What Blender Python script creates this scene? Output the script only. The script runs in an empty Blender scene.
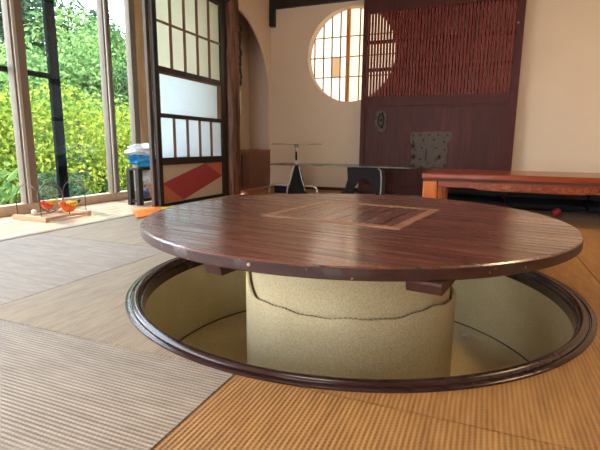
import bpy, bmesh, math, random
from mathutils import Vector, Matrix
import numpy as np
PI = math.pi
C = bpy.context.scene.collection
random.seed(7)

# ------------------------------------------------------------------ materials
def new_mat(name):
    m = bpy.data.materials.new(name); m.use_nodes = True
    nt = m.node_tree
    b = nt.nodes['Principled BSDF']
    return m, nt, b
def nd(nt, typ, **kw):
    n = nt.nodes.new(typ)
    for k, v in kw.items():
        if k in n.inputs: n.inputs[k].default_value = v
        else: setattr(n, k, v)
    return n
def L(nt, a, b): nt.links.new(a, b)
def math_n(nt, op, a, b=None):
    n = nt.nodes.new('ShaderNodeMath'); n.operation = op
    for i, v in enumerate((a, b)):
        if v is None: continue
        if isinstance(v, (int, float)): n.inputs[i].default_value = v
        else: L(nt, v, n.inputs[i])
    return n.outputs[0]
def rgba(c): return (c[0], c[1], c[2], 1)
def plain(name, col, rough=.5, metal=0, noise=.12, nscale=30, bump=0, spec=.5):
    m, nt, b = new_mat(name)
    tc = nd(nt, 'ShaderNodeTexCoord')
    ns = nd(nt, 'ShaderNodeTexNoise', Scale=nscale, Detail=4)
    L(nt, tc.outputs['Object'], ns.inputs['Vector'])
    r = nd(nt, 'ShaderNodeValToRGB')
    r.color_ramp.elements[0].position = .3; r.color_ramp.elements[1].position = .7
    r.color_ramp.elements[0].color = rgba([c*(1-noise) for c in col]); r.color_ramp.elements[1].color = rgba([min(1, c*(1+noise)) for c in col])
    L(nt, ns.outputs['Fac'], r.inputs['Fac']); L(nt, r.outputs['Color'], b.inputs['Base Color'])
    b.inputs['Roughness'].default_value = rough; b.inputs['Metallic'].default_value = metal
    b.inputs['Specular IOR Level'].default_value = spec
    if bump:
        bp = nd(nt, 'ShaderNodeBump', Strength=bump, Distance=.004)
        L(nt, ns.outputs['Fac'], bp.inputs['Height']); L(nt, bp.outputs['Normal'], b.inputs['Normal'])
    return m
def wood(name, c1, c2, axis=0, lo=.33, hi=.68, spec=.5, rough=.4, scale=1.0, plank=0, gap=.004, rot=0, bump=.15, wear=None, vary=.25, offs=0, streak=0):
    """grain runs along object axis 0/1/2; planks (if any) are laid side by side across it"""
    m, nt, b = new_mat(name)
    tc = nd(nt, 'ShaderNodeTexCoord')
    mp = nd(nt, 'ShaderNodeMapping'); mp.inputs['Rotation'].default_value = (0, 0, rot)
    L(nt, tc.outputs['Object'], mp.inputs['Vector'])
    st = nd(nt, 'ShaderNodeMapping'); s = [14*scale]*3; s[axis] = 1.1*scale; st.inputs['Scale'].default_value = s
    src = mp.outputs['Vector']
    sep = nd(nt, 'ShaderNodeSeparateXYZ'); L(nt, src, sep.inputs[0])
    cross = sep.outputs[1 if axis == 0 else 0]
    rnd = None
    if plank:
        q = math_n(nt, 'DIVIDE', math_n(nt, 'ADD', cross, offs), plank)
        fl = math_n(nt, 'FLOOR', q); fr = math_n(nt, 'FRACT', q)
        wn = nd(nt, 'ShaderNodeTexWhiteNoise', noise_dimensions='1D'); L(nt, fl, wn.inputs['W'])
        rnd = wn.outputs['Value']
        cb = nd(nt, 'ShaderNodeCombineXYZ')
        sh = math_n(nt, 'MULTIPLY', rnd, 7.0)
        L(nt, sh, cb.inputs[0]); L(nt, sh, cb.inputs[1])
        ad = nd(nt, 'ShaderNodeVectorMath', operation='ADD'); L(nt, src, ad.inputs[0]); L(nt, cb.outputs[0], ad.inputs[1])
        src = ad.outputs[0]
        g = math_n(nt, 'LESS_THAN', math_n(nt, 'MINIMUM', fr, math_n(nt, 'SUBTRACT', 1.0, fr)), gap/plank/2)
    L(nt, src, st.inputs['Vector'])
    ns = nd(nt, 'ShaderNodeTexNoise', Scale=2.2, Detail=7, Roughness=.62, Distortion=.6)
    L(nt, st.outputs[0], ns.inputs['Vector'])
    r = nd(nt, 'ShaderNodeValToRGB')
    r.color_ramp.elements[0].position = lo; r.color_ramp.elements[1].position = hi; b.inputs['Specular IOR Level'].default_value = spec
    r.color_ramp.elements[0].color = rgba(c1); r.color_ramp.elements[1].color = rgba(c2)
    L(nt, ns.outputs['Fac'], r.inputs['Fac'])
    col = r.outputs['Color']
    if plank:
        v = math_n(nt, 'ADD', math_n(nt, 'MULTIPLY', rnd, 2*vary), 1-vary)
        hs = nd(nt, 'ShaderNodeHueSaturation'); L(nt, v, hs.inputs['Value']); L(nt, col, hs.inputs['Color'])
        mx = nd(nt, 'ShaderNodeMixRGB'); L(nt, g, mx.inputs[0]); L(nt, hs.outputs[0], mx.inputs[1])
        mx.inputs[2].default_value = rgba([c*.25 for c in c1]); col = mx.outputs[0]
    if streak:
        sm = nd(nt, 'ShaderNodeMapping'); q_ = [75]*3; q_[axis] = 2.2; sm.inputs['Scale'].default_value = q_
        L(nt, src, sm.inputs['Vector'])
        sn = nd(nt, 'ShaderNodeTexNoise', Scale=1, Detail=4, Roughness=.6); L(nt, sm.outputs[0], sn.inputs['Vector'])
        smr = nd(nt, 'ShaderNodeMapRange'); smr.inputs['From Min'].default_value = .36; smr.inputs['From Max'].default_value = .66
        smr.inputs['To Min'].default_value = 1-streak; smr.inputs['To Max'].default_value = 1+streak; L(nt, sn.outputs['Fac'], smr.inputs['Value'])
        hs2 = nd(nt, 'ShaderNodeHueSaturation'); L(nt, smr.outputs[0], hs2.inputs['Value']); L(nt, col, hs2.inputs['Color']); col = hs2.outputs[0]
    if wear:
        wn2 = nd(nt, 'ShaderNodeTexNoise', Scale=85, Detail=3); L(nt, tc.outputs['Object'], wn2.inputs['Vector'])
        rr = nd(nt, 'ShaderNodeValToRGB'); rr.color_ramp.elements[0].position = .68; rr.color_ramp.elements[1].position = .74
        L(nt, wn2.outputs['Fac'], rr.inputs['Fac'])
        mx = nd(nt, 'ShaderNodeMixRGB'); L(nt, rr.outputs[0], mx.inputs[0]); L(nt, col, mx.inputs[1]); mx.inputs[2].default_value = rgba(wear); col = mx.outputs[0]
    L(nt, col, b.inputs['Base Color'])
    rm = nd(nt, 'ShaderNodeMapRange'); rm.inputs['To Min'].default_value = rough*.8; rm.inputs['To Max'].default_value = min(1, rough*1.3)
    if streak:
        rm.inputs['From Min'].default_value = .36; rm.inputs['From Max'].default_value = .62
        rm.inputs['To Min'].default_value = rough*2.0; rm.inputs['To Max'].default_value = rough*.75
        L(nt, sn.outputs['Fac'], rm.inputs['Value'])
    else: L(nt, ns.outputs['Fac'], rm.inputs['Value'])
    L(nt, rm.outputs[0], b.inputs['Roughness'])
    bp = nd(nt, 'ShaderNodeBump', Strength=bump, Distance=.003)
    hgt = ns.outputs['Fac']
    if streak: hgt = math_n(nt, 'ADD', hgt, sn.outputs['Fac'])
    if plank: hgt = math_n(nt, 'SUBTRACT', hgt, math_n(nt, 'MULTIPLY', g, 2.0))
    L(nt, hgt, bp.inputs['Height']); L(nt, bp.outputs[0], b.inputs['Normal'])
    return m
def tatami(name, c1, c2, axis, rough=.55):
    """rush weave: ribs running along axis (0 = x, 1 = y)"""
    m, nt, b = new_mat(name)
    tc = nd(nt, 'ShaderNodeTexCoord')
    sep = nd(nt, 'ShaderNodeSeparateXYZ'); L(nt, tc.outputs['Object'], sep.inputs[0])
    along, cross = (sep.outputs[0], sep.outputs[1]) if axis == 0 else (sep.outputs[1], sep.outputs[0])
    rib = math_n(nt, 'SINE', math_n(nt, 'MULTIPLY', cross, 2*PI/.0095))
    par = math_n(nt, 'SINE', math_n(nt, 'MULTIPLY', cross, PI/.0095))
    st = math_n(nt, 'SINE', math_n(nt, 'ADD', math_n(nt, 'MULTIPLY', along, 2*PI/.009), math_n(nt, 'MULTIPLY', math_n(nt, 'SIGN', par), PI/2)))
    h = math_n(nt, 'ADD', rib, math_n(nt, 'MULTIPLY', st, .35))
    ns = nd(nt, 'ShaderNodeTexNoise', Scale=6, Detail=8, Roughness=.7); 
    mp = nd(nt, 'ShaderNodeMapping'); s = [9.0, 9.0, 9.0]; s[axis] = 1.5; mp.inputs['Scale'].default_value = s
    L(nt, tc.outputs['Object'], mp.inputs[0]); L(nt, mp.outputs[0], ns.inputs['Vector'])
    f = math_n(nt, 'ADD', math_n(nt, 'MULTIPLY', h, .13), ns.outputs['Fac'])
    r = nd(nt, 'ShaderNodeValToRGB'); r.color_ramp.elements[0].position = .22; r.color_ramp.elements[1].position = .74
    r.color_ramp.elements[0].color = rgba(c1); r.color_ramp.elements[1].color = rgba(c2)
    L(nt, f, r.inputs['Fac']); L(nt, r.outputs[0], b.inputs['Base Color'])
    b.inputs['Roughness'].default_value = rough; b.inputs['Specular IOR Level'].default_value = .45
    bp = nd(nt, 'ShaderNodeBump', Strength=.42, Distance=.0016); L(nt, h, bp.inputs['Height']); L(nt, bp.outputs[0], b.inputs['Normal'])
    return m
def carpet(name, c1, c2):
    m, nt, b = new_mat(name)
    tc = nd(nt, 'ShaderNodeTexCoord')
    ns = nd(nt, 'ShaderNodeTexNoise', Scale=190, Detail=3, Roughness=.7); L(nt, tc.outputs['Object'], ns.inputs['Vector'])
    n2 = nd(nt, 'ShaderNodeTexNoise', Scale=4, Detail=3); L(nt, tc.outputs['Object'], n2.inputs['Vector'])
    f = math_n(nt, 'ADD', ns.outputs['Fac'], math_n(nt, 'MULTIPLY', math_n(nt, 'SUBTRACT', n2.outputs['Fac'], .5), .5))
    r = nd(nt, 'ShaderNodeValToRGB'); r.color_ramp.elements[0].position = .3; r.color_ramp.elements[1].position = .7
    r.color_ramp.elements[0].color = rgba(c1); r.color_ramp.elements[1].color = rgba(c2)
    L(nt, f, r.inputs['Fac']); L(nt, r.outputs[0], b.inputs['Base Color'])
    b.inputs['Roughness'].default_value = .95; b.inputs['Specular IOR Level'].default_value = .1
    bp = nd(nt, 'ShaderNodeBump', Strength=.7, Distance=.004); L(nt, ns.outputs['Fac'], bp.inputs['Height']); L(nt, bp.outputs[0], b.inputs['Normal'])
    return m
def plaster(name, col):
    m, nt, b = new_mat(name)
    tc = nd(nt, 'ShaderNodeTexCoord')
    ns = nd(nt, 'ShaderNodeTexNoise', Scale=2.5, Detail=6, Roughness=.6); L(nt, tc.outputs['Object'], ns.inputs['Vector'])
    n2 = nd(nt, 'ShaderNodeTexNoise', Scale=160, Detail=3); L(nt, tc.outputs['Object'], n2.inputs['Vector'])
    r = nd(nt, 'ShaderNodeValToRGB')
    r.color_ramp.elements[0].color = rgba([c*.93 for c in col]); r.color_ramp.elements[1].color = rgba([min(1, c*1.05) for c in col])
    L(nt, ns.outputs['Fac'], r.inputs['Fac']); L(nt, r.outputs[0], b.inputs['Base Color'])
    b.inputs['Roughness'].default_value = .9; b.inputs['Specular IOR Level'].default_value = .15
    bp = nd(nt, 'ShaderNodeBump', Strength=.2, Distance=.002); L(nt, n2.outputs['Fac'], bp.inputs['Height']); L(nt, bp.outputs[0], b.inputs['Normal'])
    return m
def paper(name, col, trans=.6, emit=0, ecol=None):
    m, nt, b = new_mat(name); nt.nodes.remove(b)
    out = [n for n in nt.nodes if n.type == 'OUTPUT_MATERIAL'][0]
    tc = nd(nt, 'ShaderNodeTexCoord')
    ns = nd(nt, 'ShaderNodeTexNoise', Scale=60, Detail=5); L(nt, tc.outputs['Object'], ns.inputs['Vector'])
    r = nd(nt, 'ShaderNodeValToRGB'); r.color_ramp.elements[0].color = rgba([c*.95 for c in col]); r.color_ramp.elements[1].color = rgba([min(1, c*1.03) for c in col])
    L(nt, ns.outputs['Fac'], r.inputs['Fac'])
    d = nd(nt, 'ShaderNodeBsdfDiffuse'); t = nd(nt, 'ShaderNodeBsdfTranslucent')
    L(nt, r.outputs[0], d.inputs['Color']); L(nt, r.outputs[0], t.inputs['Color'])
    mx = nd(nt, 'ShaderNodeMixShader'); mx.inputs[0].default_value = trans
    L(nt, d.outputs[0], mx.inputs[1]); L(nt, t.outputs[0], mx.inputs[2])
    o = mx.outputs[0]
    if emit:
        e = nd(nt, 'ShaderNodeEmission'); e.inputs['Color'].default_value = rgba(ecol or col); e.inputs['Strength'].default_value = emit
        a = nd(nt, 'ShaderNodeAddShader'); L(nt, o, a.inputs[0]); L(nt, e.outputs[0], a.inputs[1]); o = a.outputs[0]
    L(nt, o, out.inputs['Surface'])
    return m
def glass(name, tint=(.95, .98, .97), refl=.08):
    m, nt, b = new_mat(name); nt.nodes.remove(b)
    out = [n for n in nt.nodes if n.type == 'OUTPUT_MATERIAL'][0]
    t = nd(nt, 'ShaderNodeBsdfTransparent'); t.inputs['Color'].default_value = rgba(tint)
    g = nd(nt, 'ShaderNodeBsdfGlossy'); g.inputs['Roughness'].default_value = .03
    lw = nd(nt, 'ShaderNodeLayerWeight', Blend=.15)
    f = math_n(nt, 'ADD', math_n(nt, 'MULTIPLY', lw.outputs['Fresnel'], .6), refl)
    mx = nd(nt, 'ShaderNodeMixShader'); L(nt, f, mx.inputs[0]); L(nt, t.outputs[0], mx.inputs[1]); L(nt, g.outputs[0], mx.inputs[2])
    L(nt, mx.outputs[0], out.inputs['Surface'])
    return m
def leafmat(name, c1, c2, trans=.35):
    m, nt, b = new_mat(name); nt.nodes.remove(b)
    out = [n for n in nt.nodes if n.type == 'OUTPUT_MATERIAL'][0]
    ge = nd(nt, 'ShaderNodeNewGeometry')
    r = nd(nt, 'ShaderNodeValToRGB'); r.color_ramp.elements[0].color = rgba(c1); r.color_ramp.elements[1].color = rgba(c2)
    L(nt, ge.outputs['Random Per Island'], r.inputs['Fac'])
    d = nd(nt, 'ShaderNodeBsdfDiffuse'); t = nd(nt, 'ShaderNodeBsdfTranslucent')
    L(nt, r.outputs[0], d.inputs['Color']); L(nt, r.outputs[0], t.inputs['Color'])
    mx = nd(nt, 'ShaderNodeMixShader'); mx.inputs[0].default_value = trans
    L(nt, d.outputs[0], mx.inputs[1]); L(nt, t.outputs[0], mx.inputs[2]); L(nt, mx.outputs[0], out.inputs['Surface'])
    return m

TROT = math.radians(8.2)
M = dict(
 board = wood('floor_boards', (.66,.46,.32), (.86,.68,.52), axis=1, rough=.24, plank=.115, gap=.003, vary=.12),
 sill = wood('sill_wood', (.42,.30,.22), (.6,.46,.35), axis=1, rough=.4),
 table = wood('table_wood', (.065,.016,.010), (.29,.085,.050), axis=0, lo=.28, hi=.74, spec=.9, rough=.22, plank=.094, gap=.007, streak=.38, rot=TROT, wear=(.42,.22,.15), vary=.2, bump=.7, offs=.03),
 tedge = wood('table_edge_wood', (.026,.007,.005), (.07,.020,.013), axis=0, rough=.45, wear=(.5,.16,.07), scale=2),
 inset = wood('inset_wood', (.11,.038,.026), (.24,.09,.062), axis=1, spec=.9, rough=.2, plank=.089, gap=.010, streak=.14, rot=TROT, vary=.12, bump=.3, offs=.01),
 tframe = wood('inset_frame_wood', (.26,.11,.06), (.40,.20,.115), axis=0, streak=.12, rough=.34, rot=TROT),
 batten = wood('batten_wood', (.05,.016,.011), (.09,.030,.02), axis=1, rough=.5),
 rim = wood('pit_rim_wood', (.024,.010,.009), (.062,.028,.024), axis=0, rough=.17, scale=2, bump=.25),
 dark = wood('dark_wood', (.009,.006,.005), (.026,.014,.011), axis=2, rough=.45),
 kumiko = wood('muntin_wood', (.16,.075,.04), (.25,.13,.07), axis=2, rough=.5),
 pillar = wood('pillar_wood', (.03,.010,.007), (.30,.115,.055), axis=2, lo=.38, rough=.35, scale=1.1, bump=1.0),
 red = wood('door_wood', (.060,.010,.010), (.10,.020,.018), axis=2, spec=.3, rough=.5),
 redslat = wood('door_slat_wood', (.155,.018,.013), (.205,.030,.022), axis=2, spec=.3, rough=.5),
 doorpan = wood('door_panel_wood', (.055,.013,.013), (.105,.029,.027), axis=2, spec=.3, rough=.5, plank=.37, gap=.003, vary=.12),
 zataku = wood('orange_lacquer', (.17,.028,.010), (.36,.065,.018), axis=0, rough=.22, bump=.05),
 zlight = wood('orange_leg_wood', (.46,.11,.025), (.66,.19,.045), axis=2, rough=.25, bump=.05),
 niche = wood('niche_wood', (.17,.06,.032), (.24,.09,.05), axis=1, rough=.4),
 postw = wood('tan_post_wood', (.42,.24,.12), (.56,.34,.18), axis=2, rough=.5),
 stand = wood('pale_stand_wood', (.55,.34,.19), (.70,.46,.28), axis=0, rough=.5),
 alu = plain('bronze_window_frame', (.20,.145,.11), .5, .1, .06),
 alulight = plain('window_frame_highlight', (.50,.44,.39), .4, .3, .05),
 black = plain('black_frame', (.004,.005,.008), .9, 0, .2, 30, 0, .1),
 chrome = plain('chrome', (.80,.77,.74), .25, .6, .03),
 blk = plain('black_lacquer', (.006,.006,.008), .5, 0, .2, 30, 0, .2),
 iron = plain('aged_iron', (.085,.062,.050), .6, .0, .35, 90, .5),
 irond = plain('dark_iron', (.012,.009,.008), .7, 0, .2),
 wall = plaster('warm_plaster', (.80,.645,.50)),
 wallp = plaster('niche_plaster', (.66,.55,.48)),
 ceil = plain('ceiling_wood', (.42,.31,.20), .6),
 carpet = carpet('beige_carpet', (.56,.43,.23), (.80,.65,.41)),
 carpetw = carpet('olive_carpet', (.50,.40,.21), (.70,.58,.35)),
 seam = plain('seam_thread', (.10,.08,.05), .9),
 paperw = paper('shoji_paper', (.90,.94,.96), .74),
 paperg = paper('greenish_shoji_paper', (.89,.87,.76), .72),
 fusuma = plain('beige_fusuma_paper', (.52,.42,.32), .8, 0, .05),
 fred = plain('crimson_paper', (.36,.045,.05), .75, 0, .05),
 forange = plain('rust_paper', (.50,.145,.075), .75, 0, .05),
 glass = glass('window_glass', (.97,.985,.98), .025),
 tglass = glass('table_glass', (.62,.72,.68), .12),
 white = plain('white_enamel', (.8,.8,.78), .5),
 navy = plain('navy_fabric', (.008,.009,.016), .9, 0, .3, 80, .4),
)
mat_x = tatami('tatami_ribs_x', (.275,.208,.155), (.50,.40,.315), 0)  # weave sheen and cool daylight are put into this colour
mat_yday = tatami('tatami_ribs_y_daylit', (.30,.215,.14), (.53,.405,.28), 1)  # same rush as the orange mats, cooler daylight put into its colour
mat_y = tatami('tatami_ribs_y_warmlit', (.27,.115,.035), (.50,.26,.085), 1)  # warm lamp light is put into this orange

for k in ('table', 'inset'):
    b_ = M[k].node_tree.nodes['Principled BSDF']; b_.inputs['Coat Weight'].default_value = .7; b_.inputs['Coat Roughness'].default_value = .16
# ------------------------------------------------------------------ mesh helpers
class MB:
    def __init__(s): s.bm = bmesh.new()
    def box(s, x0, x1, y0, y1, z0, z1, mtx=None, mi=0):
        vs = [s.bm.verts.new(Vector(p) if mtx is None else mtx @ Vector(p)) for p in
              ((x0,y0,z0),(x1,y0,z0),(x1,y1,z0),(x0,y1,z0),(x0,y0,z1),(x1,y0,z1),(x1,y1,z1),(x0,y1,z1))]
        for f in ((0,3,2,1),(4,5,6,7),(0,1,5,4),(1,2,6,5),(2,3,7,6),(3,0,4,7)):
            fc = s.bm.faces.new([vs[i] for i in f]); fc.material_index = mi
        return s
    def prism(s, pts, a, b, axis, mtx=None, mi=0):
        """pts: 2-D outline; extruded from a to b along axis. axis 0: pts=(y,z); 1: (x,z); 2: (x,y)"""
        def P(p, t):
            v = (t, p[0], p[1]) if axis == 0 else (p[0], t, p[1]) if axis == 1 else (p[0], p[1], t)
            return Vector(v) if mtx is None else mtx @ Vector(v)
        A = [s.bm.verts.new(P(p, a)) for p in pts]; B = [s.bm.verts.new(P(p, b)) for p in pts]
        n = len(pts)
        fs = [s.bm.faces.new(A), s.bm.faces.new(B[::-1])]
        for i in range(n): fs.append(s.bm.faces.new((A[i], B[i], B[(i+1) % n], A[(i+1) % n])))
        for f in fs: f.material_index = mi
        return s
    def lathe(s, prof, c=(0,0), n=96, closed=False, smooth=True, zfun=None):
        rings = []
        for (r, z) in prof:
            rings.append([s.bm.verts.new((c[0]+r*math.cos(2*PI*k/n), c[1]+r*math.sin(2*PI*k/n), z + (zfun(2*PI*k/n, r, z) if zfun else 0))) for k in range(n)])
        m = len(prof)
        for i in range(m if closed else m-1):
            a, b = rings[i], rings[(i+1) % m]
            for k in range(n):
                f = s.bm.faces.new((a[k], a[(k+1) % n], b[(k+1) % n], b[k])); f.smooth = smooth
        return s, rings
    def tube(s, pts, r, n=10, closed=False, caps=True):
        pts = [Vector(p) for p in pts]; N = len(pts); rings = []
        rr = r if isinstance(r, (list, tuple)) else [r]*N
        prev = None
        for i, p in enumerate(pts):
            if closed: t = pts[(i+1) % N]-pts[i-1]
            else: t = pts[min(i+1, N-1)]-pts[max(i-1, 0)]
            t.normalize()
            if prev is None:
                u = Vector((0,0,1)) if abs(t.z) < .9 else Vector((1,0,0))
            else: u = prev
            u = (u - t*u.dot(t)).normalized(); v = t.cross(u); prev = u
            rings.append([s.bm.verts.new(p + (u*math.cos(2*PI*k/n)+v*math.sin(2*PI*k/n))*rr[i]) for k in range(n)])
        for i in range(N if closed else N-1):
            a, b = rings[i], rings[(i+1) % N]
            for k in range(n):
                f = s.bm.faces.new((a[k], a[(k+1) % n], b[(k+1) % n], b[k])); f.smooth = True
        if caps and not closed:
            s.bm.faces.new(rings[0]); s.bm.faces.new(rings[-1][::-1])
        return s
    def ball(s, c, r, sub=3, sc=(1,1,1), noise=0, seed=0):
        g = bmesh.ops.create_icosphere(s.bm, subdivisions=sub, radius=1)
        from mathutils import noise as N
        for v in g['verts']:
            p = v.co.copy(); k = 1 + (noise*N.noise(p*2.3+Vector((seed*3.1, seed, 0))) if noise else 0)
            v.co = Vector((c[0]+p.x*r*sc[0]*k, c[1]+p.y*r*sc[1]*k, c[2]+p.z*r*sc[2]*k))
            for f in v.link_faces: f.smooth = True
        return s
    def build(s, name, mat, parent=None, bevel=0, loc=None, seg=2, normals=True):
        if normals: bmesh.ops.recalc_face_normals(s.bm, faces=s.bm.faces)
        for e in s.bm.edges:
            if len(e.link_faces) == 2 and e.calc_face_angle(0) > math.radians(33): e.smooth = False
        me = bpy.data.meshes.new(name)
        if loc is None and parent is not None: loc = parent.location.copy()
        if loc is not None:
            bmesh.ops.translate(s.bm, verts=s.bm.verts, vec=-Vector(loc))
        s.bm.to_mesh(me); s.bm.free()
        for m in (mat if isinstance(mat, (list, tuple)) else [mat]): me.materials.append(m)
        o = bpy.data.objects.new(name, me); C.objects.link(o)
        if parent is not None:
            o.parent = parent
            # all meshes are written in world coordinates; parents sit at parent_world location
            if parent.get('_w') is None: o.location = (0,0,0)
        elif loc is not None: o.location = loc
        if bevel:
            b = o.modifiers.new('bevel', 'BEVEL'); b.width = bevel; b.segments = seg; b.limit_method = 'ANGLE'; b.angle_limit = math.radians(40)
        return o
def sub(mb, name, mat, part, thing_, bevel=0):
    """a sub-part: mesh under a part that itself sits at its thing's origin"""
    o = mb.build(name, mat, None, bevel, loc=thing_.location.copy())
    o.location = (0,0,0); o.parent = part
    return o
def thing(name, label, cat, loc=(0,0,0), group=None):
    o = bpy.data.objects.new(name, None); C.objects.link(o); o.location = loc; o.empty_display_size = .1
    o['label'] = label; o['category'] = cat
    if group: o['group'] = group
    return o
def tag(o, label, cat, group=None, kind=None):
    o['label'] = label; o['category'] = cat
    if group: o['group'] = group
    if kind: o['kind'] = kind
    return o
def struct(mb, name, mat, label=None, parent=None, bevel=0):
    o = mb.build(name, mat, parent, bevel)
    if parent is None: o['kind'] = 'structure'
    if label: o['label'] = label
    return o
def boolean(o, cutter, op='DIFFERENCE'):
    md = o.modifiers.new('b', 'BOOLEAN'); md.object = cutter; md.operation = op; md.solver = 'EXACT'
    dg = bpy.context.evaluated_depsgraph_get(); dg.update()
    me = bpy.data.meshes.new_from_object(o.evaluated_get(dg))
    o.modifiers.remove(md); o.data = me
def arc(cx, cy, r, a0, a1, n=24): return [(cx+r*math.cos(a0+(a1-a0)*i/n), cy+r*math.sin(a0+(a1-a0)*i/n)) for i in range(n+1)]

# ------------------------------------------------------------------ camera
f, pitch, roll, yaw = 447.975, .176373, .0088613, .387463
cp, sp, cy_, sy_ = math.cos(pitch), math.sin(pitch), math.cos(yaw), math.sin(yaw)
R_ = Vector((cy_, sy_, 0)); F0 = Vector((-sy_, cy_, 0)); U_ = F0*sp+Vector((0,0,cp)); F_ = F0*cp-Vector((0,0,sp))
c, s_ = math.cos(roll), math.sin(roll)
X_ = R_*c+U_*s_; Y_ = U_*c-R_*s_; Z_ = -F_
cam = bpy.data.cameras.new('camera'); co = bpy.data.objects.new('camera', cam); C.objects.link(co)
co.matrix_world = Matrix(((X_.x,Y_.x,Z_.x,0),(X_.y,Y_.y,Z_.y,0),(X_.z,Y_.z,Z_.z,.5),(0,0,0,1)))
cam.sensor_width = 36; cam.lens = f/600*36; cam.clip_start = .02; cam.clip_end = 200
bpy.context.scene.camera = co

# ------------------------------------------------------------------ constants
PC = (-.4455, 1.5840)          # centre of the sunken pit and the table
XS, XW, YB = -2.35, -3.05, 4.84  # shoji plane, window plane, back wall
XR, YF, ZC = 2.9, -2.4, 2.45

# ------------------------------------------------------------------ shell
fl = MB(); fl.box(-2.28, XR, YF, YB, -.09, -.032)
fl = struct(fl, 'floor', M['sill'])
cut = MB(); cut.lathe([(0.001,-1),(.764,-1),(.764,1),(0.001,1)], PC, 128)
cut = cut.build('cutter', M['sill'])
boolean(fl, cut)
struct(MB().box(-3.10, -2.33, YF, 4.0, -.09, 0), 'floor_veranda', M['board'])
# sill track between boards and mats
sl = MB(); sl.box(-2.33, -2.275, YF, 4.0, -.09, .004); 
struct(sl, 'trim_threshold', M['sill'], bevel=.002)
struct(MB().box(-3.2, XR+.1, YF-.1, YB+.6, ZC, ZC+.1), 'ceiling', M['ceil'])
# back wall with round window
wb = struct(MB().box(-2.9, XR, YB, YB+.14, -.09, ZC), 'wall_back', M['wall'])
WC = (-1.415, 1.455); WR = .485
cut2 = MB(); cut2.lathe([(0.001,-1),(WR,-1),(WR,1),(0.001,1)], (0,0), 96)
cut2 = cut2.build('cutter', M['sill']); cut2.rotation_euler = (PI/2,0,0); cut2.location = (WC[0], YB, WC[1])
bpy.context.view_layer.update()
boolean(wb, cut2)
struct(MB().box(XR, XR+.1, YF, YB+.14, -.09, ZC), 'wall_right', M['wall'])
k = MB(); k.box(-3.1, -1.0, YF-.1, YF, -.09, ZC); k.box(.1, XR, YF-.1, YF, -.09, ZC); k.box(-1.0, .1, YF-.1, YF, 1.75, ZC)  # unseen opening added so daylight fills the column front and back wall
struct(k, 'wall_front', M['wall'])
# side wall with arched niche (plane x = XS)
ws = struct(MB().box(XS-.03, XS, 3.96, YB, -.09, ZC), 'wall_left', M['wall'])
cut3 = MB(); ar = [(4.815, -.2)] + arc(4.03, 1.03, .785, 0, PI/2, 24) + [(3.90, 1.815), (3.90, -.2)]
cut3.prism(ar, -.2, .2, 0); cut3 = cut3.build('cutter', M['sill']); cut3.location = (XS, 0, 0)
bpy.context.view_layer.update(); boolean(ws, cut3)
bv = ws.modifiers.new('bevel', 'BEVEL'); bv.width = .012; bv.segments = 3; bv.limit_method = 'ANGLE'
for q in (cut, cut2, cut3): bpy.data.objects.remove(q)
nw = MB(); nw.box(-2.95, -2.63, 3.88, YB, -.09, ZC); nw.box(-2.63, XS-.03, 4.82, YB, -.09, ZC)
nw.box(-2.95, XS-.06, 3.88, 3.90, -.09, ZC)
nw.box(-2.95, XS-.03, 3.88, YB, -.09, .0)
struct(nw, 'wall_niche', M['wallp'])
# wall above the sliding doors
struct(MB().box(XS-.05, XS+.03, YF, 3.86, 1.90, ZC), 'wall_upper', M['wall'])
struct(MB().box(XS-.06, XS+.045, YF, 3.87, 1.805, 1.90), 'trim_lintel', M['dark'], bevel=.004)
# rail along back wall with short end post
t = MB(); t.box(-2.285, -1.20, YB-.045, YB, 1.985, 2.10); t.box(-2.345, -2.285, YB-.06, YB, 1.80, 2.45)
struct(t, 'trim_rail', M['dark'], bevel=.004)
struct(MB().box(XS, -1.27, YB-.018, YB, 0, .035), 'baseboard_back', M['red'], bevel=.003)
struct(MB().box(.25, XR, YB-.018, YB, 0, .035), 'baseboard_right', M['red'], bevel=.003)

# ------------------------------------------------------------------ round window
rw = bpy.data.objects.new('window_round', None); C.objects.link(rw); rw.location = (WC[0], YB+.06, WC[1]); rw['kind'] = 'structure'
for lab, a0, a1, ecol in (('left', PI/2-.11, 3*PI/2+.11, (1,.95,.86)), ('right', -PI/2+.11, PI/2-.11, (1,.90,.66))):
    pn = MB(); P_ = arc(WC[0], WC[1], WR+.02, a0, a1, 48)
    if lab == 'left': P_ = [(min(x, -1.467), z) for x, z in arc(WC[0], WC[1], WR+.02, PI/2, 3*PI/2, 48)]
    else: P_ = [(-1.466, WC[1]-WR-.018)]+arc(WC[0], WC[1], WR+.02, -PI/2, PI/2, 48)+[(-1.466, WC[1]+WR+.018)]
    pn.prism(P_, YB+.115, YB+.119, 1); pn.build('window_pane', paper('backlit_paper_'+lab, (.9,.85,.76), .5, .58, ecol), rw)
gy = YB+.100
g = MB()
for x in (-1.856,-1.752,-1.655,-1.557,-1.362+.02,-1.24,-1.14,-1.04): 
    h = math.sqrt(max(0, (WR+.01)**2-(x-WC[0])**2)); g.box(x-.006, x+.006, gy, gy+.012, WC[1]-h, WC[1]+h)
for z in (1.665, 1.455, 1.245):
    h = math.sqrt((WR+.01)**2-(z-WC[1])**2); g.box(WC[0]-h, WC[0]+h, gy+.003, gy+.012, z-.005, z+.005)
g.build('muntin', M['kumiko'], rw)
h = math.sqrt(WR**2-.09**2)
MB().box(-1.487, -1.447, gy-.02, gy+.01, WC[1]-h-.015, WC[1]+h+.015).build('window_frame', plain('orange_stile', (.75,.30,.08), .5), rw)  # brighter base colour stands in for light passing through the wood
o = MB().box(-1.655, -1.557, gy+.012, gy+.0145, 1.25, 1.455).build('paper_patch', paper('tan_patch', (.62,.48,.33), .5, .36, (.9,.62,.34)), rw)
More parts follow.
